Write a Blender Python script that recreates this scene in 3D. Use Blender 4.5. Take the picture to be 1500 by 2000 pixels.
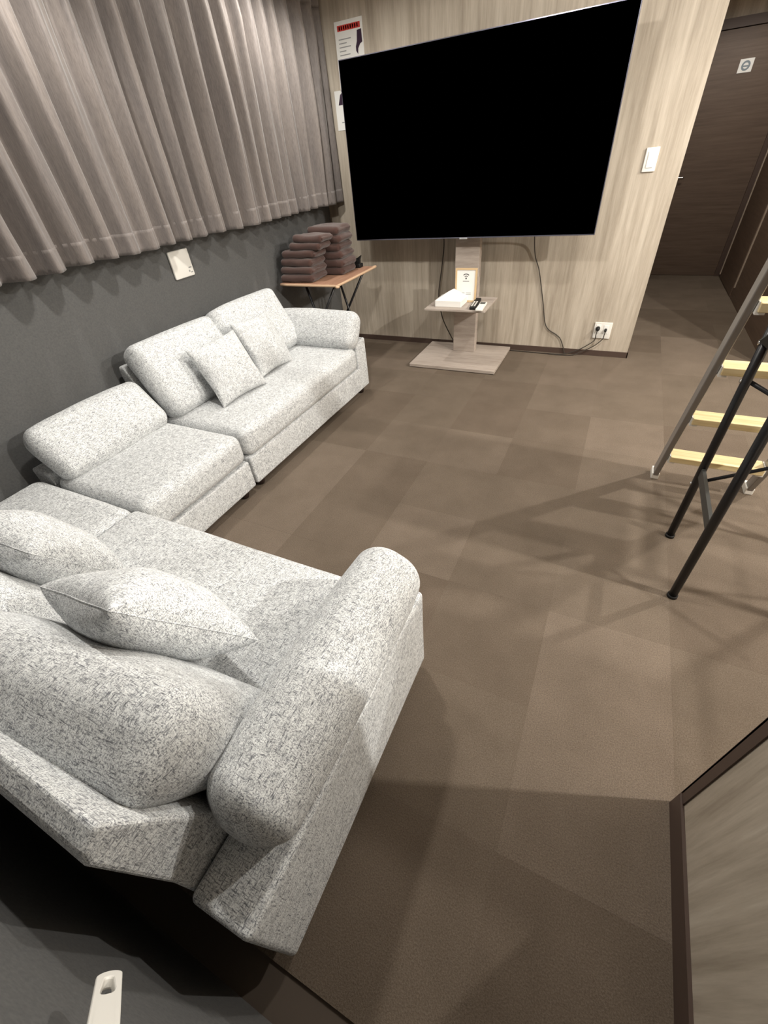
import bpy, math, random
from mathutils import Vector, Matrix, noise
random.seed(7)
for o in list(bpy.data.objects): bpy.data.objects.remove(o, do_unlink=True)
scene = bpy.context.scene
COL = scene.collection
S = 1.2            # metres per survey unit: every length below is given in survey units

# ------------------------------------------------------------------ camera
cam = bpy.data.cameras.new('camera'); camo = bpy.data.objects.new('camera', cam); COL.objects.link(camo)
cam.sensor_fit = 'VERTICAL'; cam.sensor_height = 36.0; cam.lens = 818.63/2000*36.0
cam.clip_start = 0.02; cam.clip_end = 60
_r = Vector((0.89994321, 0.42814303, -0.08243641)); _d = Vector((0.22207613, -0.61281812, -0.75837731)); _f = Vector((-0.37521249, 0.66418935, -0.64658185))
camo.matrix_world = Matrix(((_r.x, -_d.x, -_f.x, 0), (_r.y, -_d.y, -_f.y, 0), (_r.z, -_d.z, -_f.z, 1.37*S), (0, 0, 0, 1)))
scene.camera = camo

# ------------------------------------------------------------------ world and lamps
w = bpy.data.worlds.new('world'); scene.world = w; w.use_nodes = True
bg = w.node_tree.nodes['Background']; bg.inputs[0].default_value = (1.0, 0.95, 0.88, 1); bg.inputs[1].default_value = 0.05
def lamp(name, loc, watt, rad=0.045, col=(1.0, 0.96, 0.89), size=None, blend=0.4):
    l = bpy.data.lights.new(name, 'SPOT' if size else 'POINT'); l.energy = watt; l.color = col; l.shadow_soft_size = rad*S
    if size: l.spot_size = math.radians(size); l.spot_blend = blend
    o = bpy.data.objects.new(name, l); COL.objects.link(o); o.location = Vector(loc)*S
    return o
ZL = 2.27
lamp('downlight_room_east', (2.13, 1.22, ZL), 310, 0.035, size=168, blend=0.3)
lamp('downlight_room_east', (1.90, 2.70, ZL), 230, 0.035, size=168, blend=0.3)
lamp('downlight_and_fill_middle', (-0.87, 1.20, ZL), 88, 0.05, size=176, blend=0.08)
lamp('downlight_and_fill_middle', (0.30, 2.15, ZL), 88, 0.06, size=176, blend=0.08)  # added fill lamp, no known fixture; brightens the floor centre and far wall
lamp('downlight_curtain', (-1.80, 2.85, ZL), 62, size=150, blend=0.6)
lamp('downlight_curtain', (-1.80, 1.45, ZL), 40, size=125, blend=0.6)
lamp('downlight_hall', (0.62, 5.2, ZL), 55, size=168, blend=0.3)
vs = scene.view_settings
vs.view_transform = 'Standard'; vs.look = 'None'; vs.gamma = 1.0; vs.use_curve_mapping = False
vs.exposure = 0.30

# ------------------------------------------------------------------ helpers
WL = {}
def link(o): COL.objects.link(o); return o
def tag(o, label, cat, group=None):
    o['label'] = label; o['category'] = cat
    if group: o['group'] = group
    return o
def thing(name, label, cat, loc, group=None):
    o = link(bpy.data.objects.new(name, None)); o.empty_display_size = 0.1
    o.location = Vector(loc)*S; WL[o] = Vector(loc)
    return tag(o, label, cat, group)
def mk(name, geo, mat, parent=None, smooth=False, kind=None, org=None):
    """one mesh object from world-space survey geometry (verts, faces)"""
    vs_, fs = geo
    vs_ = [Vector(v) for v in vs_]
    if org is None:
        n = len(vs_)
        lo = [min(v[k] for v in vs_) for k in range(3)]; hi = [max(v[k] for v in vs_) for k in range(3)]
        org = Vector(((lo[0]+hi[0])/2, (lo[1]+hi[1])/2, lo[2]))
    org = Vector(org)
    me = bpy.data.meshes.new(name)
    me.from_pydata([(v-org)*S for v in vs_], [], fs)
    me.validate(); me.update()
    me.materials.append(mat)
    if smooth:
        for p in me.polygons: p.use_smooth = True
    o = link(bpy.data.objects.new(name, me)); WL[o] = org
    if parent is not None:
        o.parent = parent; o.location = (org-WL[parent])*S
    else: o.location = org*S
    if kind: o['kind'] = kind
    return o
def join(*gs):
    V, F = [], []
    for v, f in gs:
        n = len(V); V += list(v); F += [tuple(i+n for i in q) for q in f]
    return V, F
def box(x0, x1, y0, y1, z0, z1):
    v = [(x0,y0,z0),(x1,y0,z0),(x1,y1,z0),(x0,y1,z0),(x0,y0,z1),(x1,y0,z1),(x1,y1,z1),(x0,y1,z1)]
    return v, [(0,3,2,1),(4,5,6,7),(0,1,5,4),(1,2,6,5),(2,3,7,6),(3,0,4,7)]
def axes(u, v):
    u = Vector(u).normalized(); v = Vector(v); v = (v-u*u.dot(v)).normalized(); return u, v, u.cross(v)
def positions(h, r, m, k):
    a = [-h + r*(1-math.tan(math.radians(45*(1-i/m)))) if False else -h + r*i/m for i in range(m)]
    b = [-(h-r) + 2*(h-r)*i/k for i in range(k+1)]
    c = [h-r + r*(i+1)/m for i in range(m)]
    return a+b+c
def puff(c, u, v, size, r, bulge=(0,0,0), seg=(8,8,4), m=4, amp=0.0, freq=6.0, seed=0.0, shape=None):
    """soft rounded box: axes u,v and their normal; bulge per axis; noise for a stuffed look"""
    u, v, n = axes(u, v); c = Vector(c); h = [s/2 for s in size]
    if not isinstance(r, (tuple, list)): r = (r, r, r)
    P = [positions(h[k], r[k], m, seg[k]) for k in range(3)]
    idx = {}; V = []; F = []
    def vert(i, j, k):
        key = (i, j, k)
        if key in idx: return idx[key]
        p = [P[0][i], P[1][j], P[2][k]]
        inner = [max(-(h[q]-r[q]), min(h[q]-r[q], p[q])) for q in range(3)]
        d = Vector([(p[q]-inner[q])/r[q] for q in range(3)])
        if d.length > 1e-9: d.normalize()
        q3 = [inner[q]+d[q]*r[q] for q in range(3)]
        t = [q3[q]/h[q] for q in range(3)]
        o = list(q3)
        for q in range(3):
            a, b = (q+1) % 3, (q+2) % 3
            o[q] += bulge[q]*t[q]*(1-t[a]**2)*(1-t[b]**2)
        if shape: o = shape(o, t)
        w_ = c + u*o[0] + v*o[1] + n*o[2]
        if amp:
            nv = noise.noise_vector(w_*freq + Vector((seed, seed*1.7, -seed)))
            w_ = w_ + nv*amp
        idx[key] = len(V); V.append(w_); return idx[key]
    N = [len(P[k])-1 for k in range(3)]
    for j in range(N[1]):
        for i in range(N[0]):
            F.append((vert(i,j+1,0), vert(i+1,j+1,0), vert(i+1,j,0), vert(i,j,0)))
            F.append((vert(i,j,N[2]), vert(i+1,j,N[2]), vert(i+1,j+1,N[2]), vert(i,j+1,N[2])))
    for k in range(N[2]):
        for i in range(N[0]):
            F.append((vert(i,0,k), vert(i+1,0,k), vert(i+1,0,k+1), vert(i,0,k+1)))
            F.append((vert(i,N[1],k+1), vert(i+1,N[1],k+1), vert(i+1,N[1],k), vert(i,N[1],k)))
        for j in range(N[1]):
            F.append((vert(0,j,k+1), vert(0,j+1,k+1), vert(0,j+1,k), vert(0,j,k)))
            F.append((vert(N[0],j,k), vert(N[0],j+1,k), vert(N[0],j+1,k+1), vert(N[0],j,k+1)))
    return V, F
def rbox(x0, x1, y0, y1, z0, z1, r, m=2, seg=(2,2,2), **kw):
    return puff(((x0+x1)/2,(y0+y1)/2,(z0+z1)/2), (1,0,0), (0,1,0), (x1-x0,y1-y0,z1-z0), r, seg=seg, m=m, **kw)
def obox(c, u, v, size, r=None):
    if r: return puff(c, u, v, size, r, seg=(1,1,1), m=2)
    u, v, n = axes(u, v); c = Vector(c); V = []
    for k in (-1,1):
        for i, j in ((-1,-1),(1,-1),(1,1),(-1,1)): V.append(c+u*(i*size[0]/2)+v*(j*size[1]/2)+n*(k*size[2]/2))
    return V, [(0,3,2,1),(4,5,6,7),(0,1,5,4),(1,2,6,5),(2,3,7,6),(3,0,4,7)]
def tube(pts, r, n=10, cap=True):
    pts = [Vector(p) for p in pts]; V = []; F = []
    t0 = (pts[1]-pts[0]).normalized(); a = t0.orthogonal().normalized()
    for i, p in enumerate(pts):
        t = (pts[min(i+1,len(pts)-1)]-pts[max(i-1,0)]).normalized()
        a = (a-t*t.dot(a)).normalized(); b = t.cross(a)
        rr = r[i] if isinstance(r, (list, tuple)) else r
        for k in range(n):
            q = 2*math.pi*k/n; V.append(p+(a*math.cos(q)+b*math.sin(q))*rr)
    for i in range(len(pts)-1):
        for k in range(n):
            F.append((i*n+k, i*n+(k+1)%n, (i+1)*n+(k+1)%n, (i+1)*n+k))
    if cap:
        F.append(tuple(reversed(range(n)))); F.append(tuple((len(pts)-1)*n+k for k in range(n)))
    return V, F
def spline(pts, k=8):
    pts = [Vector(p) for p in pts]; out = []
    for i in range(len(pts)-1):
        p0, p1, p2, p3 = pts[max(i-1,0)], pts[i], pts[i+1], pts[min(i+2,len(pts)-1)]
        for j in range(k):
            t = j/k
            out.append(0.5*((2*p1)+(p2-p0)*t+(2*p0-5*p1+4*p2-p3)*t*t+(3*p1-p0-3*p2+p3)*t**3))
    return out+[pts[-1]]
def prism(poly, a, b, fn):
    """extrude polygon (list of 2D) between a and b; fn(p,q,w) -> world"""
    n = len(poly); V = [fn(p, q, a) for p, q in poly]+[fn(p, q, b) for p, q in poly]
    F = [tuple(range(n)), tuple(reversed(range(n, 2*n)))]+[(i, n+i, n+(i+1)%n, (i+1)%n) for i in range(n)]
    return V, F
def bevel(o, wd, seg=2):
    m = o.modifiers.new('bevel', 'BEVEL'); m.width = wd*S; m.segments = seg; m.limit_method = 'ANGLE'; return o

# ------------------------------------------------------------------ materials
def mat(name, col, rough=0.6, spec=0.3, metal=0.0):
    m = bpy.data.materials.new(name); m.use_nodes = True
    b = m.node_tree.nodes['Principled BSDF']
    b.inputs['Base Color'].default_value = (*col, 1); b.inputs['Roughness'].default_value = rough
    b.inputs['Specular IOR Level'].default_value = spec; b.inputs['Metallic'].default_value = metal
    return m
class NT:
    def __init__(s, m): s.t = m.node_tree; s.b = s.t.nodes['Principled BSDF']
    def n(s, kind, **kw):
        x = s.t.nodes.new(kind)
        for k, v in kw.items(): setattr(x, k, v)
        return x
    def l(s, a, b): s.t.links.new(a, b)
    def coord(s, scale=(1,1,1), kind='Object'):
        c = s.n('ShaderNodeTexCoord'); mp = s.n('ShaderNodeMapping'); mp.inputs['Scale'].default_value = scale
        s.l(c.outputs[kind], mp.inputs['Vector']); return mp.outputs['Vector']
    def world(s, scale=(1,1,1)):
        c = s.n('ShaderNodeNewGeometry'); mp = s.n('ShaderNodeMapping'); mp.inputs['Scale'].default_value = scale
        s.l(c.outputs['Position'], mp.inputs['Vector']); return mp.outputs['Vector']
    def noise(s, vec, scale=1, detail=2, rough=0.5):
        x = s.n('ShaderNodeTexNoise'); x.inputs['Scale'].default_value = scale; x.inputs['Detail'].default_value = detail; x.inputs['Roughness'].default_value = rough
        s.l(vec, x.inputs['Vector']); return x.outputs['Fac']
    def ramp(s, fac, stops, interp='LINEAR'):
        x = s.n('ShaderNodeValToRGB'); x.color_ramp.interpolation = interp
        e = x.color_ramp.elements
        e[0].position, e[0].color = stops[0][0], (*stops[0][1], 1); e[1].position, e[1].color = stops[-1][0], (*stops[-1][1], 1)
        for p, c in stops[1:-1]: q = e.new(p); q.color = (*c, 1)
        s.l(fac, x.inputs['Fac']); return x.outputs['Color']
    def math(s, op, a, b=None):
        x = s.n('ShaderNodeMath', operation=op)
        for i, v in enumerate((a, b)):
            if v is None: continue
            if isinstance(v, (int, float)): x.inputs[i].default_value = v
            else: s.l(v, x.inputs[i])
        return x.outputs[0]
    def mix(s, a, b, fac, mode='MIX'):
        x = s.n('ShaderNodeMix', data_type='RGBA', blend_type=mode)
        for i, v in ((0, fac), (6, a), (7, b)):
            if isinstance(v, (int, float)): x.inputs[i].default_value = v
            elif isinstance(v, tuple): x.inputs[i].default_value = (*v, 1)
            else: s.l(v, x.inputs[i])
        return x.outputs[2]
    def bump(s, h, strength=0.2, dist=0.002):
        x = s.n('ShaderNodeBump'); x.inputs['Strength'].default_value = strength; x.inputs['Distance'].default_value = dist
        s.l(h, x.inputs['Height']); s.l(x.outputs['Normal'], s.b.inputs['Normal'])
    def base(s, c): s.l(c, s.b.inputs['Base Color'])

def fabric():
    m = mat('heathered_weave', (0.6, 0.6, 0.58), 0.95, 0.12); t = NT(m)
    a = t.noise(t.world((58, 350, 350)), 1, 3, 0.6)
    b = t.noise(t.world((350, 58, 350)), 1, 3, 0.6)
    c = t.noise(t.world((350, 350, 58)), 1, 3, 0.6)
    mx = t.math('MAXIMUM', t.math('MAXIMUM', a, b), c)
    col = t.ramp(mx, [(0.46, (0.86, 0.875, 0.87)), (0.535, (0.73, 0.745, 0.745)), (0.60, (0.42, 0.432, 0.45)), (0.68, (0.15, 0.155, 0.17))])
    lo = t.noise(t.world((38, 38, 38)), 1, 3, 0.6)
    col = t.mix(col, t.ramp(lo, [(0.32, (0.80, 0.80, 0.80)), (0.6, (1.0, 1.0, 1.0))]), 1.0, 'MULTIPLY')
    t.base(col); t.bump(t.math('SUBTRACT', 1.0, mx), 0.35, 0.002)
    t.b.inputs['Sheen Weight'].default_value = 0.15
    return m
FAB = fabric()
def carpet():
    m = mat('brown_carpet', (0.2, 0.16, 0.12), 0.98, 0.08); t = NT(m)
    oi = t.n('ShaderNodeObjectInfo')
    fine = t.noise(t.world((230, 230, 230)), 1, 4, 0.7)
    mid = t.noise(t.world((3.2, 3.2, 3.2)), 1, 4, 0.6)
    tone = t.ramp(oi.outputs['Random'], [(0.0, (0.142, 0.112, 0.087)), (0.5, (0.160, 0.129, 0.101)), (1.0, (0.184, 0.148, 0.118))])
    col = t.mix(tone, t.ramp(mid, [(0.3, (0.86, 0.85, 0.83)), (0.7, (1.08, 1.07, 1.06))]), 1.0, 'MULTIPLY')
    col = t.mix(col, t.ramp(fine, [(0.3, (0.62, 0.6, 0.58)), (0.7, (1.2, 1.2, 1.2))]), 1.0, 'MULTIPLY')
    t.base(col); t.bump(fine, 0.6, 0.004); return m
CARPET = carpet()
def panel(name, dark, mid, light, sc=(26, 26, 1.5)):
    m = mat(name, mid, 0.55, 0.25); t = NT(m)
    g = t.noise(t.world(sc), 1, 6, 0.62)
    g2 = t.noise(t.world((sc[0]*0.22, sc[1]*0.22, sc[2]*0.3)), 1, 3, 0.5)
    g3 = t.noise(t.world((sc[0]*5, sc[1]*5, sc[2]*6)), 1, 3, 0.6)
    f = t.math('ADD', t.math('MULTIPLY', g, 0.5), t.math('ADD', t.math('MULTIPLY', g2, 0.38), t.math('MULTIPLY', g3, 0.14)))
    t.base(t.ramp(f, [(0.38, dark), (0.52, mid), (0.64, light)])); t.bump(g, 0.06, 0.001); return m
PANEL = panel('pale_oak_panel', (0.335, 0.285, 0.225), (0.47, 0.41, 0.335), (0.58, 0.52, 0.435))
STANDM = panel('greige_wood', (0.34, 0.285, 0.245), (0.42, 0.36, 0.315), (0.48, 0.42, 0.37), (6, 40, 40))
def grey_paint():
    m = mat('charcoal_wallpaper', (0.085, 0.086, 0.09), 0.75, 0.25); t = NT(m)
    n = t.noise(t.world((120, 120, 120)), 1, 3, 0.6)
    t.base(t.ramp(n, [(0.3, (0.092, 0.092, 0.092)), (0.7, (0.118, 0.117, 0.115))])); t.bump(n, 0.15, 0.002); return m
GREY = grey_paint()
BROWN = mat('dark_brown_trim', (0.075, 0.05, 0.04), 0.5, 0.3)
def door_wood():
    m = mat('dark_walnut_door', (0.1, 0.07, 0.05), 0.5, 0.3); t = NT(m)
    n = t.noise(t.world((2.5, 2.5, 45)), 1, 5, 0.6)
    t.base(t.ramp(n, [(0.3, (0.085, 0.056, 0.040)), (0.7, (0.125, 0.086, 0.062))])); t.bump(n, 0.08, 0.001); return m
DOORM = door_wood()
def curtain_mat():
    m = mat('taupe_curtain', (0.25, 0.2, 0.18), 0.55, 0.35); t = NT(m)
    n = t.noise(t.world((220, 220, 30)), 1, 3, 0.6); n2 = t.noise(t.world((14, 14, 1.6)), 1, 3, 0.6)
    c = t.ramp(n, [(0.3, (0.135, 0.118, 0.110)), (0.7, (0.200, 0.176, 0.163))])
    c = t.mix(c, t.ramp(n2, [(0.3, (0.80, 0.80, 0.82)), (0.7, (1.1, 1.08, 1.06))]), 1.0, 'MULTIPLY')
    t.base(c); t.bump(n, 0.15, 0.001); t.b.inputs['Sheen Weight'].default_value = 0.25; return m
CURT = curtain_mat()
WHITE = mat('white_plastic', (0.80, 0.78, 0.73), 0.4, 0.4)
PAPER = mat('white_paper', (0.82, 0.81, 0.78), 0.8, 0.1)
INK = mat('grey_ink', (0.10, 0.10, 0.10), 0.8, 0.1)
INKL = mat('pale_grey_ink', (0.33, 0.33, 0.33), 0.8, 0.1)
RED = mat('red_ink', (0.55, 0.06, 0.05), 0.8, 0.1)
PURP = mat('dark_purple_ink', (0.05, 0.03, 0.05), 0.8, 0.1)
BLACK = mat('black_steel', (0.012, 0.012, 0.014), 0.35, 0.45)
BLACKP = mat('black_plastic', (0.012, 0.012, 0.012), 0.5, 0.3)
DGREY = mat('dark_grey_steel', (0.05, 0.052, 0.05), 0.45, 0.4)
SCREEN = mat('screen_off', (0.0, 0.0, 0.0), 0.9, 0.0)
BEZEL = mat('bezel_metal', (0.20, 0.20, 0.26), 0.3, 0.5, 0.9)
CHROME = mat('chrome', (0.7, 0.7, 0.7), 0.25, 0.5, 1.0)
ALU = mat('grey_aluminium', (0.33, 0.32, 0.31), 0.42, 0.5, 0.55)
WOODT = panel('pine_tread', (0.62, 0.47, 0.24), (0.74, 0.60, 0.34), (0.80, 0.68, 0.43), (3, 60, 60))
TABLEW = panel('red_brown_wood', (0.30, 0.165, 0.105), (0.37, 0.21, 0.14), (0.43, 0.26, 0.18), (30, 6, 30))
PALEEDGE = mat('pale_wood_edge', (0.55, 0.38, 0.25), 0.5, 0.3)
FRAMEW = mat('light_wood_frame', (0.62, 0.45, 0.26), 0.5, 0.3)
def towel_mat():
    m = mat('brown_towel', (0.1, 0.05, 0.045), 0.98, 0.05); t = NT(m)
    n = t.noise(t.world((260, 260, 260)), 1, 3, 0.7)
    t.base(t.ramp(n, [(0.3, (0.046, 0.024, 0.020)), (0.7, (0.092, 0.050, 0.041))])); t.bump(n, 0.7, 0.004)
    t.b.inputs['Sheen Weight'].default_value = 0.3; return m
TOWEL = towel_mat()
LEGM = mat('dark_wood_leg', (0.018, 0.010, 0.008), 0.4, 0.4)
CORD = mat('dark_cord', (0.05, 0.042, 0.035), 0.6, 0.2)
CEIL = mat('white_ceiling', (0.78, 0.76, 0.72), 0.9, 0.1)
STRIPM = mat('door_edge_strip', (0.36, 0.29, 0.23), 0.45, 0.4)
SIGNG = mat('sign_grey', (0.22, 0.26, 0.29), 0.6, 0.2)
SUB = mat('subfloor', (0.10, 0.08, 0.065), 0.95, 0.05)

# ------------------------------------------------------------------ room shell
XL, YT, ZC = -2.33, 3.75, 2.34
YN = -0.175                      # near wall face
XR = 2.6
floor = mk('floor', box(XL-0.1, XR+0.1, -1.5, 6.7, -0.08, -0.006), SUB, kind='structure')
T = 0.40; proto = None
for i in range(-8, 7):
    for j in range(-6, 12):
        x0 = 0.45+T*i; y0 = 2.30+T*j
        if x0 < XL-T or x0 > XR or y0 > 6.6 or y0 < -1.2-T: continue
        if y0 > YT and (x0+T < 0.15 or x0 > 1.1): continue
        if y0+T < YN-0.1 and x0+T < -0.3: continue
        if proto is None:
            proto = mk('carpet_tile', rbox(x0+0.00005, x0+T-0.00005, y0+0.00005, y0+T-0.00005, -0.007, 0.0, 0.0002, m=1, seg=(1,1,1)), CARPET, floor)
            p0 = (x0, y0); base = proto.location.copy()
        else:
            c = proto.copy(); COL.objects.link(c)
            c.location = base+Vector(((x0-p0[0])*S, (y0-p0[1])*S, (random.random()-0.5)*0.0003))
mk('ceiling', box(XL-0.1, XR+0.1, -1.5, 6.7, ZC, ZC+0.08), CEIL, kind='structure')
mk('wall_left', box(XL-0.1, XL, -0.275, YT, 0, ZC), GREY, kind='structure')
mk('wall_far', box(XL-0.1, 0.205, YT, YT+0.12, 0, ZC), PANEL, kind='structure')
mk('wall_near', box(XL-0.1, -0.12, YN-0.1, YN, 0, ZC), GREY, kind='structure')
mk('wall_near_right', box(0.444, 0.60, -1.3, 0.592, 0, ZC), PANEL, kind='structure')
mk('wall_back', box(-0.6, XR, -1.4, -1.3, 0, ZC), PANEL, kind='structure')
mk('wall_right', box(XR, XR+0.1, -1.4, YT+0.1, 0, ZC), PANEL, kind='structure')
mk('wall_far_right', box(1.09, XR, YT, YT+0.12, 0, ZC), PANEL, kind='structure')
mk('wall_hall_left', box(0.085, 0.205, YT+0.12, 6.55, 0, ZC), PANEL, kind='structure')
mk('wall_hall_right', prism([(1.085, YT+0.12), (1.05, 6.55), (1.20, 6.55), (1.20, YT+0.12)], 0, ZC, lambda p, q, z: (p, q, z)), DOORM, kind='structure')
mk('wall_hall_end', box(0.085, 1.2, 6.55, 6.65, 0, ZC), PANEL, kind='structure')
# baseboards and trims
mk('baseboard_far', box(XL, 0.212, YT-0.008, YT, 0, 0.042), BROWN, kind='structure')
mk('baseboard_hall_left', box(0.205, 0.212, YT-0.008, 6.5, 0, 0.042), BROWN, kind='structure')
mk('baseboard_left', box(XL, XL+0.008, YN, YT-0.01, 0, 0.042), BROWN, kind='structure')
mk('baseboard_near_right', box(0.436, 0.444, -1.3, 0.592, 0, 0.078), BROWN, kind='structure')
tr = mk('trim_1', join(box(0.440, 0.4445, 0.566, 0.596, 0.079, ZC), box(0.440, 0.50, 0.5915, 0.597, 0, ZC)), BROWN, kind='structure')
# hall door
door = mk('door_1', box(0.27, 1.0, 6.505, 6.535, 0.004, 1.965), DOORM, kind='structure')
mk('door_frame', join(box(0.213, 0.27, 6.48, 6.55, 0.0, 2.035), box(1.0, 1.05, 6.48, 6.55, 0.0, 2.035), box(0.213, 1.05, 6.48, 6.55, 1.97, 2.035)), BROWN, door)
hd = mk('door_handle', tube(spline([(0.315, 6.505, 0.926), (0.315, 6.455, 0.926), (0.33, 6.45, 0.926), (0.405, 6.45, 0.926)], 4), 0.009, 8), CHROME, door, True)
mk('escutcheon', tube([(0.315, 6.506, 0.926), (0.315, 6.498, 0.926)], 0.022, 16), CHROME, hd, True)
# side doors along the hall's right wall, with pale edge strips
def hall_x(y): return 1.085-0.035*(y-YT-0.12)/(6.55-YT-0.12)
d2 = mk('door_2', prism([(hall_x(5.60)-0.006, 5.60), (hall_x(6.40)-0.006, 6.40), (hall_x(6.40), 6.40), (hall_x(5.60), 5.60)], 0.01, 1.98, lambda p, q, z: (p, q, z)), DOORM, kind='structure')
mk('edge_strip', box(hall_x(6.43)-0.012, hall_x(6.43), 6.42, 6.45, 0.03, 2.0), STRIPM, d2)
mk('edge_strip', box(hall_x(5.55)-0.010, hall_x(5.55)+0.001, 5.53, 5.55, 0.10, 2.0), STRIPM, d2)

# ------------------------------------------------------------------ curtain
def cwave(y, z):
    low = max(0.0, min(1.0, (1.9-z)/0.8))
    ph = 2*math.pi*(y/0.132 + 0.75*noise.noise(Vector((y*1.7, 0.0, 3.1))) + 0.16*noise.noise(Vector((y*3.0, z*1.0, 7.7))))
    k = min(1.0, max(0.0, (2.16-z)/0.16))
    a = 0.054*(0.75+0.6*noise.noise(Vector((y*3.3, 1.7, z*0.5))))*(0.55+0.45*k)
    s = math.sin(ph); s = math.copysign(abs(s)**(1.0+0.5*low), s) if s < 0 else s**0.75
    v = a*(s+0.20*math.sin(2*ph+0.8))
    v += 0.022*noise.noise(Vector((y*13, z*1.1, 5.0)))*k + 0.014*noise.noise(Vector((y*34, z*1.6, 9.0)))*k
    return v
def csheet(y0, y1, z0, z1, ny, nz, off=0.0, zf=None):
    V = []; F = []
    for j in range(nz+1):
        for i in range(ny+1):
            y = y0+(y1-y0)*i/ny; z = z0+(z1-z0)*j/nz
            zz = z + (0.012*noise.noise(Vector((y*3.3, 2.2, 0)))*max(0, 1-(z-1.10)/0.3))
            V.append((-2.185+cwave(y, z)+off, y+0.008*noise.noise(Vector((y*9, z, 1))), zz))
    for j in range(nz):
        for i in range(ny):
            a = j*(ny+1)+i; F.append((a, a+ny+1, a+ny+2, a+1))
    return V, F
cu = thing('curtain', 'taupe pleated curtain hanging along the charcoal wall above the sofa', 'curtain', (-2.185, 2.0, 1.10))
def solid(o, t):
    m = o.modifiers.new('thickness', 'SOLIDIFY'); m.thickness = t*S; m.offset = 0; return o
solid(mk('curtain_panel', csheet(0.25, 3.70, 1.102, 2.15, 760, 48), CURT, cu, True), 0.003)
solid(mk('hem', csheet(0.25, 3.70, 1.10, 1.187, 760, 6, 0.0026), CURT, cu, True), 0.0012)
solid(mk('heading', csheet(0.25, 3.70, 2.145, 2.24, 760, 6, 0.002), CURT, cu, True), 0.004)
ra = mk('curtain_rail', rbox(-2.215, -2.165, 0.25, 3.72, 2.245, 2.275, 0.006), WHITE, None, True)
tag(ra, 'white rail carrying the taupe curtain under the ceiling', 'curtain rail')

# ------------------------------------------------------------------ sofas
def sofa_leg(par, x, y):
    mk('leg', tube([(x, y, 0.0), (x, y, 0.012), (x, y, 0.055)], [0.021, 0.025, 0.028], 14), LEGM, par, True)
ZS = 0.372
def seat(par, x0, x1, y0, y1, front, seed):
    """seat cushion: flat box with soft edges"""
    return mk('seat_cushion', rbox(x0, x1, y0, y1, 0.212, ZS, (0.045, 0.045, 0.045), m=5, seg=(14, 14, 3), bulge=(0.006, 0.006, 0.010), amp=0.003, freq=5, seed=seed), FAB, par, True)
# --- A: long section by the TV end
A = thing('sofa_section', 'long light grey two-cushion sofa section nearest the television', 'sofa', (-1.9, 2.0, 0.0), 'light grey fabric sectional sofa')
mk('base', rbox(-2.24, -1.524, 1.337, 2.60, 0.05, 0.214, 0.012, m=3, seg=(6,10,3), amp=0.002, freq=4), FAB, A, True)
mk('arm_frame', rbox(-2.24, -1.524, 2.560, 2.692, 0.05, 0.395, 0.012, m=3, seg=(6,3,4), amp=0.002, freq=4), FAB, A, True)
seat(A, -2.10, -1.516, 1.337, 2.555, 'x', 1.0)
def back_prof(s):   # (distance from rear, z) profile of the reclined back frame
    return [(0.0, 0.20), (-0.012, 0.66), (0.0, 0.70), (0.035, 0.705), (0.05, 0.67), (0.15, 0.30), (0.15, 0.20)]
bf = mk('back_frame', prism([(-2.262, 0.10), (-2.282, 0.60), (-2.272, 0.635), (-2.235, 0.635), (-2.215, 0.60), (-2.08, 0.30), (-2.08, 0.10)], 1.34, 2.60, lambda p, q, y: (p, y, q)), FAB, A)
bevel(bf, 0.012, 3)
vb = (-0.50, 0, 1)
mk('back_cushion', puff((-2.085, 1.632, 0.545), (0, 1, 0), vb, (0.575, 0.40, 0.165), (0.042, 0.045, 0.075), bulge=(0.012, 0.008, 0.022), seg=(12, 10, 3), m=5, amp=0.006, freq=6, seed=3), FAB, A, True)
mk('back_cushion', puff((-2.095, 2.235, 0.55), (0, 1, 0), vb, (0.60, 0.40, 0.165), (0.042, 0.045, 0.075), bulge=(0.012, 0.008, 0.022), seg=(12, 10, 3), m=5, amp=0.006, freq=6, seed=11), FAB, A, True)
mk('arm_cushion', puff((-1.835, 2.575, 0.470), (1, 0, 0), (0, 0.55, 1), (0.64, 0.24, 0.15), (0.042, 0.06, 0.068), bulge=(0.01, 0.012, 0.012), seg=(12, 5, 3), m=5, amp=0.005, freq=7, seed=5), FAB, A, True)
for x, y in ((-1.575, 1.40), (-1.575, 2.63), (-2.17, 1.40), (-2.17, 2.63)): sofa_leg(A, x, y)
# --- B: single section with low arm cushion along the wall
B = thing('sofa_section', 'single light grey sofa section with a bolster along the charcoal wall', 'sofa', (-1.9, 1.02, 0.0), 'light grey fabric sectional sofa')
mk('base', rbox(-2.14, -1.524, 0.715, 1.322, 0.05, 0.206, 0.012, m=3, seg=(6,6,3), amp=0.002, freq=4), FAB, B, True)
seat(B, -2.12, -1.516, 0.715, 1.318, 'x', 4.0)
mk('arm_frame', rbox(-2.262, -2.125, 0.715, 1.322, 0.05, 0.395, 0.012, m=3, seg=(3,6,4), amp=0.002, freq=4), FAB, B, True)
mk('arm_cushion', puff((-2.098, 1.022, 0.470), (0, 1, 0), (-0.95, 0, 1), (0.585, 0.275, 0.138), (0.040, 0.055, 0.066), bulge=(0.01, 0.012, 0.014), seg=(12, 6, 3), m=5, amp=0.005, freq=7, seed=8), FAB, B, True)
for x, y in ((-1.575, 1.26), (-1.575, 0.78), (-2.19, 1.26), (-2.19, 0.78)): sofa_leg(B, x, y)
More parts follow.
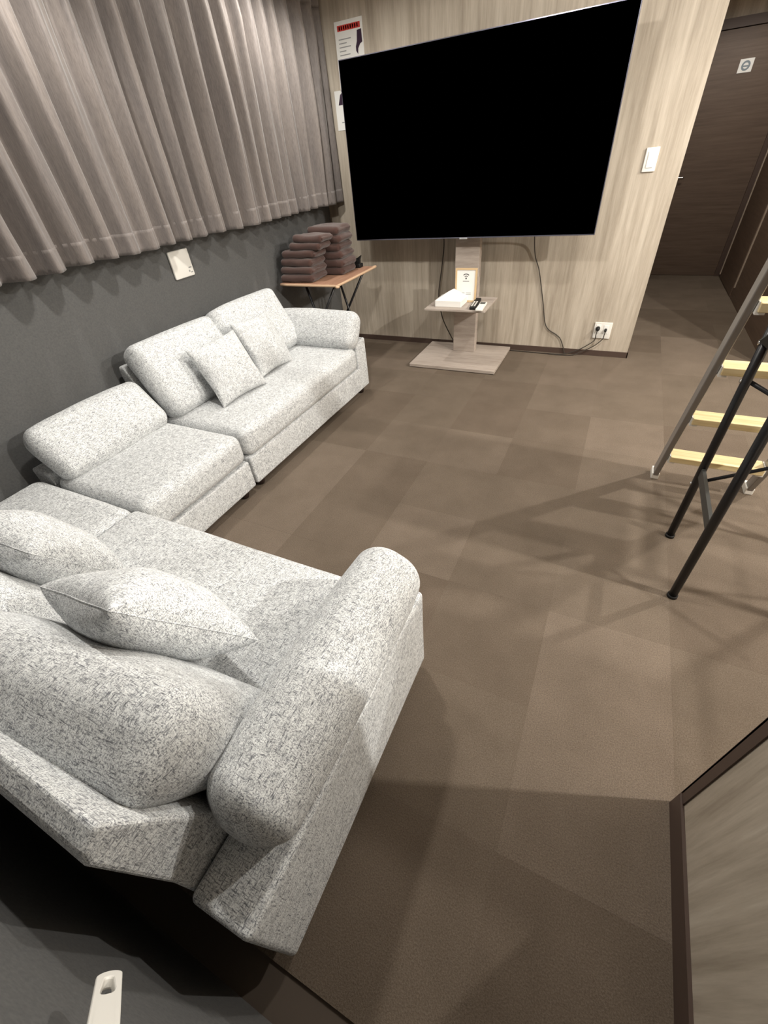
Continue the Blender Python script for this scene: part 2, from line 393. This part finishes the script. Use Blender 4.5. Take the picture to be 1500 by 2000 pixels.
# --- D: corner section
D = thing('sofa_section', 'square light grey backless corner section between two sofa runs', 'sofa', (-1.87, 0.4, 0.0), 'light grey fabric sectional sofa')
mk('base', rbox(-2.22, -1.552, 0.02, 0.705, 0.05, 0.206, 0.012, m=3, seg=(6,6,3), amp=0.002, freq=4), FAB, D, True)
mk('seat_cushion', rbox(-2.20, -1.555, 0.02, 0.702, 0.208, ZS+0.004, (0.05, 0.05, 0.05), m=5, seg=(12, 12, 3), bulge=(0.006, 0.006, 0.010), amp=0.004, freq=5, seed=9), FAB, D, True)
for x, y in ((-1.61, 0.64), (-1.61, 0.08), (-2.16, 0.64), (-2.16, 0.08)): sofa_leg(D, x, y)
# --- C: near section facing the television
C = thing('sofa_section', 'light grey sofa section in the foreground with rolled right arm', 'sofa', (-0.95, 0.32, 0.0), 'light grey fabric sectional sofa')
mk('base', rbox(-1.54, -0.42, 0.0, 0.700, 0.05, 0.206, 0.012, m=3, seg=(10,6,3), amp=0.002, freq=4), FAB, C, True)
mk('seat_cushion', rbox(-1.55, -0.435, 0.06, 0.708, 0.208, ZS, (0.028, 0.03, 0.03), m=5, seg=(20, 12, 3), bulge=(0.004, 0.002, 0.008), amp=0.003, freq=5, seed=12), FAB, C, True)
mk('arm_frame', rbox(-0.438, -0.302, -0.075, 0.712, 0.05, 0.405, 0.014, m=3, seg=(3,10,6), amp=0.003, freq=4, seed=2), FAB, C, True)
bf = mk('back_frame', prism([(-0.064, 0.10), (-0.066, 0.46), (-0.086, 0.705), (-0.078, 0.735), (-0.047, 0.752), (0.054, 0.445), (0.075, 0.30), (0.075, 0.10)], -1.54, -0.442, lambda p, q, x: (x, p, q)), FAB, C)
bevel(bf, 0.008, 3)
vc = (0, -0.50, 1)
mk('back_cushion', puff((-0.795, 0.092, 0.556), (1, 0.10, -0.02), vc, (0.665, 0.39, 0.183), (0.055, 0.055, 0.078), bulge=(0.010, 0.008, 0.018), seg=(14, 10, 3), m=6, amp=0.007, freq=6, seed=21), FAB, C, True)
mk('back_cushion', puff((-1.350, 0.115, 0.54), (1, 0, 0), vc, (0.405, 0.39, 0.175), (0.055, 0.055, 0.08), bulge=(0.014, 0.01, 0.026), seg=(14, 10, 3), m=6, amp=0.007, freq=6, seed=25), FAB, C, True)
mk('arm_cushion', puff((-0.398, 0.367, 0.470), (0, 1, 0), (0.50, 0, 1), (0.665, 0.25, 0.185), (0.050, 0.078, 0.082), bulge=(0.008, 0.014, 0.012), seg=(16, 6, 3), m=6, amp=0.004, freq=6, seed=31), FAB, C, True)
for x, y in ((-0.37, 0.65), (-0.37, 0.0), (-1.48, 0.65), (-1.48, 0.0)): sofa_leg(C, x, y)

# ------------------------------------------------------------------ throw pillows
def pillow(name, label, c, u, v, size, t, seed):
    u, v, n = axes(u, v); c = Vector(c); N = 26; V = []; F = []; idx = {}
    for side in (1, -1):
        for j in range(N+1):
            for i in range(N+1):
                a = math.sin((i/N*2-1)*math.pi/2); b = math.sin((j/N*2-1)*math.pi/2)
                rim = i in (0, N) or j in (0, N)
                key = (i, j, 0 if rim else side)
                if key in idx: continue
                th = ((1-a*a)*(1-b*b))**0.42*t/2
                x = a*size/2*(1-0.075*(1-b*b)); y = b*size/2*(1-0.075*(1-a*a))
                w_ = c+u*x+v*y+n*(th*side)
                e = min(1, ((1-abs(a))*(1-abs(b)))*9)
                w_ = w_+noise.noise_vector(w_*9+Vector((seed, seed, seed)))*0.010*(0.35+0.65*e)
                idx[key] = len(V); V.append(w_)
        g = lambda i, j: idx[(i, j, 0 if (i in (0, N) or j in (0, N)) else side)]
        for j in range(N):
            for i in range(N):
                q = (g(i,j), g(i+1,j), g(i+1,j+1), g(i,j+1))
                F.append(q if side == 1 else tuple(reversed(q)))
    o = mk(name, (V, F), FAB, None, True)
    # piped seam round the rim, a part of the pillow
    rim = [(i, 0) for i in range(N)]+[(N, j) for j in range(N)]+[(N-i, N) for i in range(N)]+[(0, N-j) for j in range(N)]
    pts = [V[idx[(i, j, 0)]] for i, j in rim]
    mk('seam', tube(pts+[pts[0]], 0.0014, 6, False), FAB, o, True)
    return tag(o, label, 'pillow', 'square throw pillows on the sofa')
pillow('throw_pillow', 'grey throw pillow in front, propped in middle of the long sofa section', (-1.855, 1.690, 0.532), (0.126, 0.992, 0.016), (-0.473, 0.046, 0.88), 0.335, 0.14, 1)
pillow('throw_pillow', 'grey throw pillow beside the arm of the long sofa section, by television', (-1.905, 2.075, 0.532), (-0.025, 0.995, -0.06), (-0.45, 0.08, 0.89), 0.335, 0.13, 5)
_h = Vector((0.871, 0.319, -0.373)).normalized(); _v = Vector((0.474, -0.386, 0.775)); _v = (_v-_h*_h.dot(_v)).normalized()
pillow('throw_pillow', 'grey throw pillow standing on its corner nearest the foreground rolled arm', (-0.812, 0.276, 0.592), _h-_v, _h+_v, 0.355, 0.20, 9)
pillow('throw_pillow', 'grey throw pillow at left edge leaning on foreground sofa back cushion', (-1.40, 0.33, 0.535), (0.95, 0.10, -0.10), (0.05, -0.50, 0.85), 0.36, 0.21, 14)

# ------------------------------------------------------------------ television and its stand
tv = thing('television', 'huge black flat television on the stand in front of pale wall', 'television', (-1.048, 3.42, 0.877))
x0, x1, z0, z1, yf = -1.909, -0.187, 0.872, 1.852, 3.42
mk('back_casing', join(rbox(x0+0.004, x1-0.004, yf+0.004, yf+0.035, z0+0.004, z1-0.004, 0.006), rbox(x0+0.3, x1-0.3, yf+0.03, yf+0.07, z0+0.06, z1-0.35, 0.012)), BLACKP, tv)
b = 0.007
mk('bezel', join(box(x0, x1, yf, yf+0.03, z0, z0+b), box(x0, x1, yf, yf+0.03, z1-b*0.6, z1), box(x0, x0+b*0.6, yf, yf+0.03, z0+b, z1-b*0.6), box(x1-b*0.6, x1, yf, yf+0.03, z0+b, z1-b*0.6)), BEZEL, tv)
mk('screen', box(x0+b*0.6, x1-b*0.6, yf-0.0015, yf+0.003, z0+b, z1-b*0.6), SCREEN, tv)
mk('emblem_tab', rbox(-1.075, -1.015, yf-0.004, yf+0.01, z0-0.006, z0+0.003, 0.002), CHROME, tv)
st = thing('television_stand', 'greige wood television stand with flat base plate, column and small shelf', 'television stand', (-1.045, 3.5, 0.0))
bevel(mk('base_plate', box(-1.40, -0.69, 3.18, 3.725, 0.004, 0.030), STANDM, st), 0.003)
bevel(mk('column', box(-1.138, -0.953, 3.535, 3.60, 0.030, 1.30), STANDM, st), 0.003)
mk('column_back', box(-1.125, -0.966, 3.60, 3.625, 0.030, 1.30), BLACKP, st)
mk('wall_bracket', join(box(-1.35, -0.75, 3.49, 3.534, 1.15, 1.19), box(-1.35, -0.75, 3.49, 3.534, 1.35, 1.39), box(-1.12, -0.97, 3.505, 3.536, 1.05, 1.42)), BLACK, st)
bevel(mk('shelf', prism([(-1.265, 3.20), (-0.80, 3.20), (-0.80, 3.57), (-0.951, 3.57), (-0.951, 3.534), (-1.140, 3.534), (-1.140, 3.57), (-1.265, 3.57)], 0.442, 0.456, lambda p, q, z: (p, q, z)), STANDM, st), 0.002)
# things on the shelf
tb = thing('tissue_box', 'white tissue box on the shelf of the television stand', 'tissue box', (-1.10, 3.34, 0.456))
bevel(mk('box_body', box(-1.20, -0.995, 3.255, 3.42, 0.456, 0.502), PAPER, tb), 0.004)
mk('tissue', ([(-1.195, 3.262, 0.502), (-1.0, 3.262, 0.502), (-1.0, 3.41, 0.502), (-1.195, 3.41, 0.502), (-1.105, 3.30, 0.556), (-1.085, 3.36, 0.56)],
   [(0,1,4), (1,2,5,4), (2,3,5), (3,0,4,5), (0,3,2,1)]), PAPER, tb)
def remote(name, label, c, u, v, size, m1, pad, win=None):
    o = thing(name, label, 'remote control', (c[0], c[1], 0.456), 'remote controls on the shelf')
    mk('body', puff(c, u, v, size, 0.006, seg=(2, 4, 1), m=2), m1, o, True)
    uu, vv, nn = axes(u, v); c = Vector(c)
    for r_ in range(5):
        for q in range(2):
            pc = c+vv*(-size[1]*0.38+r_*size[1]*0.11)+uu*((q-0.5)*size[0]*0.42)+nn*(size[2]/2)
            mk('button', obox(pc, u, v, (size[0]*0.24, size[1]*0.06, 0.003)), pad, o)
    if win: mk('display_window', obox(c+vv*(size[1]*0.30)+nn*(size[2]/2), u, v, (size[0]*0.7, size[1]*0.2, 0.002)), win, o)
remote('remote_control', 'black remote control with pale button band, left of the white one', (-0.908, 3.335, 0.467), (1, 0.1, 0), (-0.08, 1, 0), (0.046, 0.25, 0.02), BLACKP, WHITE)
remote('remote_control', 'white remote control with dark window at shelf right end', (-0.847, 3.275, 0.465), (1, 0.07, 0), (-0.07, 1, 0), (0.052, 0.185, 0.018), WHITE, PAPER, DGREY)
sg = thing('wireless_sign', 'small light wood framed white card with wireless symbol on shelf', 'sign', (-1.012, 3.42, 0.456))
lean = Vector((0, 0.05, 1)).normalized()
def onsign(p, q, off): # card coordinates: p right, q up from bottom
    return Vector((-1.012, 3.412, 0.457))+Vector((1, 0, 0))*p+lean*q+Vector((0, -1, 0.05)).normalized()*off
def cardbox(p0, p1, q0, q1, o0, o1):
    V = [onsign(p, q, o) for o in (o0, o1) for p, q in ((p0,q0),(p1,q0),(p1,q1),(p0,q1))]
    return V, [(0,3,2,1),(4,5,6,7),(0,1,5,4),(1,2,6,5),(2,3,7,6),(3,0,4,7)]
W2, Hh, fb = 0.082, 0.228, 0.012
mk('frame', join(cardbox(-W2, W2, 0, fb, -0.006, 0.006), cardbox(-W2, W2, Hh-fb, Hh, -0.006, 0.006), cardbox(-W2, -W2+fb, fb, Hh-fb, -0.006, 0.006), cardbox(W2-fb, W2, fb, Hh-fb, -0.006, 0.006)), FRAMEW, sg)
mk('card', cardbox(-W2+fb, W2-fb, fb, Hh-fb, -0.003, 0.002), PAPER, sg)
def arc(r0, r1, a0, a1, cx, cy, n=14):
    V = []; F = []
    for i in range(n+1):
        a = math.radians(a0+(a1-a0)*i/n)
        for r in (r0, r1): V.append(onsign(cx+r*math.cos(a), cy+r*math.sin(a), 0.0026))
    for i in range(n): F.append((2*i, 2*i+1, 2*i+3, 2*i+2))
    return V, F
mk('wireless_symbol', join(arc(0.0, 0.006, 0, 360, 0, 0.160), arc(0.013, 0.018, 45, 135, 0, 0.160), arc(0.026, 0.032, 45, 135, 0, 0.160)), INK, sg)
for (p0, p1, q0, q1) in ((-0.024, 0.024, 0.138, 0.144), (-0.044, -0.006, 0.060, 0.064), (0.004, 0.042, 0.060, 0.064), (-0.044, -0.006, 0.050, 0.054), (0.004, 0.042, 0.050, 0.054)):
    mk('print_line', cardbox(p0, p1, q0, q1, 0.002, 0.0026), INKL, sg)

# ------------------------------------------------------------------ things on the far wall
def poster(name, label, xa, xb, za, zb, parts):
    o = thing(name, label, 'poster', ((xa+xb)/2, YT-0.002, za))
    mk('sheet', box(xa, xb, YT-0.003, YT-0.001, za, zb), PAPER, o)
    for nm, p0, p1, q0, q1, m_ in parts:
        W_, H_ = xb-xa, zb-za
        mk(nm, box(xa+W_*p0, xa+W_*p1, YT-0.0038, YT-0.003, za+H_*q0, za+H_*q1), m_, o)
    return o
lines = [('header_band', 0.10, 0.92, 0.86, 0.94, RED)]
for k in range(9): lines.append(('header_mark', 0.16+k*0.08, 0.20+k*0.08, 0.875, 0.925, PAPER))
for k, (a, b_) in enumerate(((0.12, 0.56), (0.12, 0.40), (0.12, 0.54), (0.12, 0.36), (0.12, 0.50))): lines.append(('print_line', a, b_, 0.74-k*0.055, 0.755-k*0.055, INKL))
for k, (a, b_) in enumerate(((0.14, 0.86), (0.14, 0.90), (0.14, 0.62))): lines.append(('print_line', a, b_, 0.42-k*0.05, 0.445-k*0.05, INKL))
po = poster('wall_poster', 'white notice with red header band above television left corner', -2.095, -1.882, 1.74, 2.072, lines)
leg_poly = [(0.80, 0.83), (0.95, 0.84), (0.96, 0.66), (0.88, 0.64), (0.80, 0.58), (0.78, 0.50), (0.72, 0.55), (0.72, 0.61), (0.77, 0.68)]
mk('dark_figure', prism([(-2.095+0.213*p, 1.74+0.332*q) for p, q in leg_poly], YT-0.0045, YT-0.003, lambda p, q, y: (p, y, q)), PURP, po)
po2 = poster('wall_poster', 'plain white notice half hidden behind television left edge', -2.152, -1.95, 1.535, 1.748, [('print_line', 0.2, 0.8, 0.19, 0.215, INKL)])
mk('dark_figure', prism([(-2.125, 1.672), (-2.085, 1.672), (-2.09, 1.735), (-2.105, 1.725)], YT-0.0045, YT-0.003, lambda p, q, y: (p, y, q)), PURP, po2)
sw = thing('light_switch', 'white rectangular light switch on pale wall right of television', 'switch', (0.028, YT, 1.152))
mk('plate', rbox(-0.008, 0.064, YT-0.012, YT-0.0005, 1.152, 1.270, 0.004), WHITE, sw, True)
mk('rocker', rbox(0.008, 0.048, YT-0.016, YT-0.010, 1.172, 1.252, 0.003), PAPER, sw, True)
ou = thing('wall_outlet', 'white double wall outlet with two plugs low on pale wall', 'outlet', (-0.01, YT, 0.137))
mk('plate', rbox(-0.071, 0.053, YT-0.010, YT-0.0005, 0.137, 0.257, 0.004), WHITE, ou, True)
for xx, zz in ((-0.042, 0.212), (0.014, 0.208)): mk('socket', rbox(xx-0.018, xx+0.018, YT-0.0125, YT-0.009, zz-0.035, zz+0.03, 0.003), PAPER, ou, True)
def cord(name, label, pts, r=0.0035, plug=None):
    o = thing(name, label, 'cord', pts[-1])
    mk('cable', tube(spline(pts, 8), r, 8), CORD, o, True)
    if plug: mk('plug', tube(plug[0], plug[1], 10), BLACKP, o, True)
cord('power_cord', 'thin dark cord hanging from television right half to the baseboard', [(-0.601, 3.60, 1.0), (-0.601, 3.71, 0.83), (-0.583, 3.738, 0.704), (-0.539, 3.738, 0.602), (-0.479, 3.738, 0.389), (-0.428, 3.738, 0.211), (-0.335, 3.738, 0.145), (-0.30, 3.736, 0.115), (-0.265, 3.733, 0.047), (-0.25, 3.725, 0.008)], 0.0038)
cord('power_cord', 'thin dark cord hanging left of the stand column behind tissue box', [(-1.27, 3.55, 1.0), (-1.283, 3.69, 0.83), (-1.299, 3.70, 0.659), (-1.329, 3.70, 0.431), (-1.305, 3.70, 0.28), (-1.266, 3.70, 0.184), (-1.188, 3.68, 0.07), (-1.15, 3.65, 0.04)], 0.0045)
cord('power_cord', 'plugged cord drooping from left socket of the wall outlet', [(-0.042, 3.728, 0.205), (-0.046, 3.715, 0.17), (-0.050, 3.722, 0.124), (-0.114, 3.725, 0.067), (-0.183, 3.722, 0.029), (-0.26, 3.715, 0.006), (-0.40, 3.70, 0.006), (-0.55, 3.705, 0.006), (-0.69, 3.71, 0.006)], 0.0035, ([(-0.042, 3.737, 0.214), (-0.042, 3.715, 0.212), (-0.042, 3.708, 0.205)], [0.016, 0.015, 0.008]))
cord('power_cord', 'plugged cord drooping from right socket of the wall outlet', [(0.014, 3.728, 0.198), (0.012, 3.715, 0.17), (0.006, 3.718, 0.139), (-0.042, 3.722, 0.084), (-0.109, 3.720, 0.043), (-0.19, 3.705, 0.006), (-0.30, 3.69, 0.006), (-0.37, 3.695, 0.008)], 0.0035, ([(0.014, 3.737, 0.206), (0.014, 3.72, 0.205), (0.014, 3.712, 0.196)], [0.010, 0.009, 0.006]))
# door sign
ds = thing('door_sign', 'small white square sign with grey round mark on hall door', 'sign', (0.635, 6.50, 1.672))
mk('plate', box(0.583, 0.690, 6.500, 6.5045, 1.672, 1.763), PAPER, ds)
def ring(cx, cz, r0, r1, y, n=24):
    V = []; F = []
    for i in range(n):
        a = 2*math.pi*i/n
        for r in (r0, r1): V.append((cx+r*math.cos(a), y, cz+r*math.sin(a)))
    for i in range(n): k = (i+1) % n; F.append((2*i, 2*i+1, 2*k+1, 2*k))
    return V, F
mk('round_mark', ring(0.636, 1.717, 0.020, 0.034, 6.4995), SIGNG, ds)
mk('bar_mark', box(0.615, 0.657, 6.4990, 6.4998, 1.709, 1.719), SIGNG, ds)
# plate on charcoal wall
wp = thing('wall_plate', 'white blank square plate on charcoal wall below curtain hem', 'wall plate', (XL, 2.018, 0.91))
mk('cover', rbox(XL+0.0005, XL+0.016, 1.944, 2.093, 0.91, 1.051, 0.006), WHITE, wp, True)
for yy, zz, ww, hh in ((2.058, 0.955, 0.022, 0.006), (2.053, 0.938, 0.010, 0.010), (2.066, 0.930, 0.016, 0.006)):
    mk('print_mark', box(XL+0.0158, XL+0.0168, yy, yy+ww, zz-hh/2, zz+hh/2), INKL, wp)

# ------------------------------------------------------------------ side table, towels
tt = thing('folding_table', 'small folding side table with brown top and black crossed legs', 'table', (-2.02, 3.1, 0.0))
mk('tabletop', rbox(-2.275, -1.765, 2.805, 3.41, 0.682, 0.700, (0.02, 0.02, 0.006), m=3), TABLEW, tt)
mk('tabletop_edge', join(*[tube(spline([(-2.258, 2.807, 0.691), (-1.785, 2.807, 0.691), (-1.767, 2.825, 0.691), (-1.767, 3.39, 0.691), (-1.785, 3.408, 0.691)], 6), 0.0085, 8)]), PALEEDGE, tt, True)
for Y in (2.88, 3.33):
    mk('leg', tube([(-1.83, Y+0.008, 0.682), (-2.27, Y+0.008, 0.004)], 0.0095, 10), BLACK, tt, True)
    mk('leg', tube([(-2.08, Y-0.010, 0.682), (-1.90, Y-0.010, 0.004)], 0.0095, 10), BLACK, tt, True)
mk('stretcher', tube([(-2.08, 2.88, 0.675), (-2.08, 3.33, 0.675)], 0.008, 8), BLACK, tt, True)
mk('stretcher', tube([(-1.83, 2.88, 0.675), (-1.83, 3.33, 0.675)], 0.008, 8), BLACK, tt, True)
ordn = ['bottom', 'second', 'third', 'fourth', 'fifth', 'sixth', 'seventh']
def towel(label, group, x0, x1, y0, y1, z0, z1, seed, yaw=0.0):
    """folded towel: one soft slab, its fold facing the room, with a tucked inner layer showing at the open end"""
    o = thing('folded_towel', label, 'towel', ((x0+x1)/2, (y0+y1)/2, z0), group)
    cx, cy = (x0+x1)/2, (y0+y1)/2; h = z1-z0
    u = (math.cos(yaw), math.sin(yaw), 0); v = (-math.sin(yaw), math.cos(yaw), 0)
    mk('outer_fold', puff((cx, cy, z0+h*0.5), u, v, (x1-x0, y1-y0, h), (h*0.45, h*0.45, h*0.45), bulge=(0.004, 0.004, 0.002), seg=(12, 10, 1), m=4, amp=0.007, freq=11, seed=seed), TOWEL, o, True)
    mk('inner_fold', puff((cx+0.006, cy, z0+h*0.5), u, v, (x1-x0+0.002, (y1-y0)*0.90, h*0.42), (h*0.2, h*0.2, h*0.2), seg=(8, 8, 1), m=3, amp=0.005, freq=13, seed=seed+3), TOWEL, o, True)
z = 0.7005
front = [(-2.272, -1.990, 0.050), (-2.272, -1.985, 0.048), (-2.268, -1.990, 0.052), (-2.255, -1.975, 0.050), (-2.185, -1.925, 0.046), (-2.155, -1.90, 0.044)]
for i, (xa, xb, h) in enumerate(front):
    pos = 'topmost' if i == len(front)-1 else ('bottom' if i == 0 else ordn[i]+' from bottom')
    towel('brown folded towel, %s in the stack at the front of side table' % pos, 'folded towels in the front stack', xa, xb, 2.83+0.014*i, 3.06, z, z+h, i*1.3, random.uniform(-.04, .04)); z += h*0.97
z = 0.7005
for i in range(6):
    h = 0.053
    pos = 'topmost' if i == 5 else ('bottom' if i == 0 else ordn[i]+' from bottom')
    towel('brown folded towel, %s in the stack at the back of side table' % pos, 'folded towels in the back stack', -2.16+0.010*(i % 3), -1.865+0.008*((i*2) % 3)-0.004*i, 3.075, 3.285, z, z+h, 20+i*1.7, random.uniform(-.04, .04)); z += h*0.97
gd = thing('small_gadget', 'small black plastic gadget on back corner of the towel table', 'gadget', (-1.83, 3.34, 0.70))
mk('gadget_base', rbox(-1.915, -1.855, 3.325, 3.385, 0.7005, 0.728, 0.006), BLACKP, gd, True)
mk('gadget_clip', prism([(-1.910, 0.727), (-1.865, 0.727), (-1.862, 0.755), (-1.850, 0.785), (-1.875, 0.770), (-1.905, 0.762)], 3.34, 3.362, lambda p, q, y: (p, y, q)), BLACKP, gd)

# ------------------------------------------------------------------ ladder
ld = thing('loft_ladder', 'grey metal ladder with pale wooden treads leaning at right edge', 'ladder', (0.595, 2.0, 0.0))
def ly(z_): return 2.155-0.400*z_
rd = Vector((0, -0.40, 1)).normalized()
for X in (0.400, 0.790):
    L_ = 1.62
    c0 = Vector((X, ly(0), 0))+rd*(L_/2+0.012)
    mk('rail', obox(c0, (1, 0, 0), rd, (0.024, L_, 0.056), 0.004), ALU, ld)
    ft = mk('foot_cap', join(obox(Vector((X, ly(0)-0.003, 0.017)), (1, 0, 0), (0, 1, 0), (0.034, 0.072, 0.034), 0.004)), WHITE, ld)
for k, zt in enumerate((0.185, 0.435, 0.69, 0.93, 1.17, 1.41)):
    yc = ly(zt)-0.004
    tr_ = mk('tread', rbox(0.417, 0.773, yc-0.040, yc+0.044, zt-0.028, zt, 0.003), WOODT, ld)
    for X in (0.4165, 0.7735):
        s_ = 1 if X < 0.6 else -1
        mk('bracket', join(box(min(X, X+s_*0.022), max(X, X+s_*0.022), yc-0.034, yc+0.036, zt-0.036, zt-0.0285), box(min(X, X-s_*0.004), max(X, X-s_*0.004), yc-0.034, yc+0.036, zt-0.036, zt+0.002)), WHITE, tr_)

# ------------------------------------------------------------------ tall black folding table at the right edge
bt = thing('tall_folding_table', 'tall black steel legged table standing before the ladder at right edge', 'table', (0.76, 1.51, 0.0))
def bolt(parent, x, y, z_): mk('bolt', tube([(x-0.018, y, z_), (x-0.013, y, z_)], 0.007, 10), CHROME, parent, True)
for X in (0.460, 1.06):
    for Y in (1.337, 1.690):
        lg = mk('leg', tube([(X, Y, 0.006), (X, Y, 0.985)], 0.0145, 14), BLACK, bt, True)
        mk('rubber_foot', tube([(X, Y, 0.0), (X, Y, 0.012)], 0.018, 14), BLACKP, lg, True)
        if Y > 1.5:
            for zz in (0.285, 0.705, 0.83): bolt(lg, X, Y, zz)
    mk('cross_bar', box(X-0.006, X+0.006, 1.345, 1.685, 0.325, 0.365), DGREY, bt)
    mk('cross_bar', box(X-0.006, X+0.006, 1.345, 1.685, 0.855, 0.895), DGREY, bt)
mk('stay_rod', tube([(0.466, 1.62, 0.35), (1.054, 1.62, 0.70)], 0.0065, 8), BLACK, bt, True)
mk('stay_rod', tube([(0.470, 1.690, 0.705), (1.05, 1.690, 0.41)], 0.0075, 8), BLACK, bt, True)
mk('hinge_bar', obox((0.55, 1.672, 0.775), (1, 0, -0.75), (0, 1, 0), (0.26, 0.008, 0.030)), DGREY, bt)
mk('tabletop', rbox(0.425, 1.10, 1.30, 1.718, 0.985, 1.008, 0.006), TABLEW, bt)

# ------------------------------------------------------------------ white handle on the near wall
sh = thing('shoehorn', 'white plastic shoehorn with slotted handle hung aslant on near charcoal wall', 'shoehorn', (-0.38, YN, 0.5))
du = Vector((0.0745, -0.002, 0.104)).normalized(); dv = du.cross(Vector((-0.46, -0.2, -0.87))).normalized(); dn = du.cross(dv)
tip = Vector((-0.323, -0.130, 0.731))
def hring(l0, l1, hw0, hw1, n=12):
    """outline of a tapered slot: rounded at the start (l0) and end (l1)"""
    P_ = []
    for i in range(n+1):
        a = math.pi*(0.5+i/n); P_.append((l0+hw0+hw0*math.cos(a), hw0*math.sin(a)))
    for i in range(n+1):
        a = math.pi*(-0.5+i/n); P_.append((l1-hw1+hw1*math.cos(a), hw1*math.sin(a)))
    return P_
def ring_prism(outer, inner, t0, t1):
    n = len(outer); f = lambda p, q, t: tip+du*p+dv*q+dn*t
    V = [f(p, q, t) for t in (t0, t1) for P_ in (outer, inner) for p, q in P_]; F = []
    for i in range(n):
        k = (i+1) % n
        F += [(i, k, n+k, n+i), (2*n+i, 3*n+i, 3*n+k, 2*n+k), (i, 2*n+i, 2*n+k, k), (n+i, n+k, 3*n+k, 3*n+i)]
    return V, F
o_ = mk('slotted_handle', ring_prism(hring(0.012, 0.30, 0.0120, 0.0130), hring(0.030, 0.074, 0.0038, 0.0062), -0.005, 0.005), WHITE, sh)
bevel(o_, 0.002, 2)
mk('blade', puff(tip+du*0.40, du, dv, (0.26, 0.034, 0.010), (0.02, 0.014, 0.004), seg=(6, 4, 1), m=3), WHITE, sh, True)
hp = tip+du*0.066
mk('hook', tube([(hp.x, YN, hp.z-0.01), (hp.x, YN+0.03, hp.z-0.005), (hp.x, hp.y+0.002, hp.z)], 0.003, 8), DGREY, sh, True)
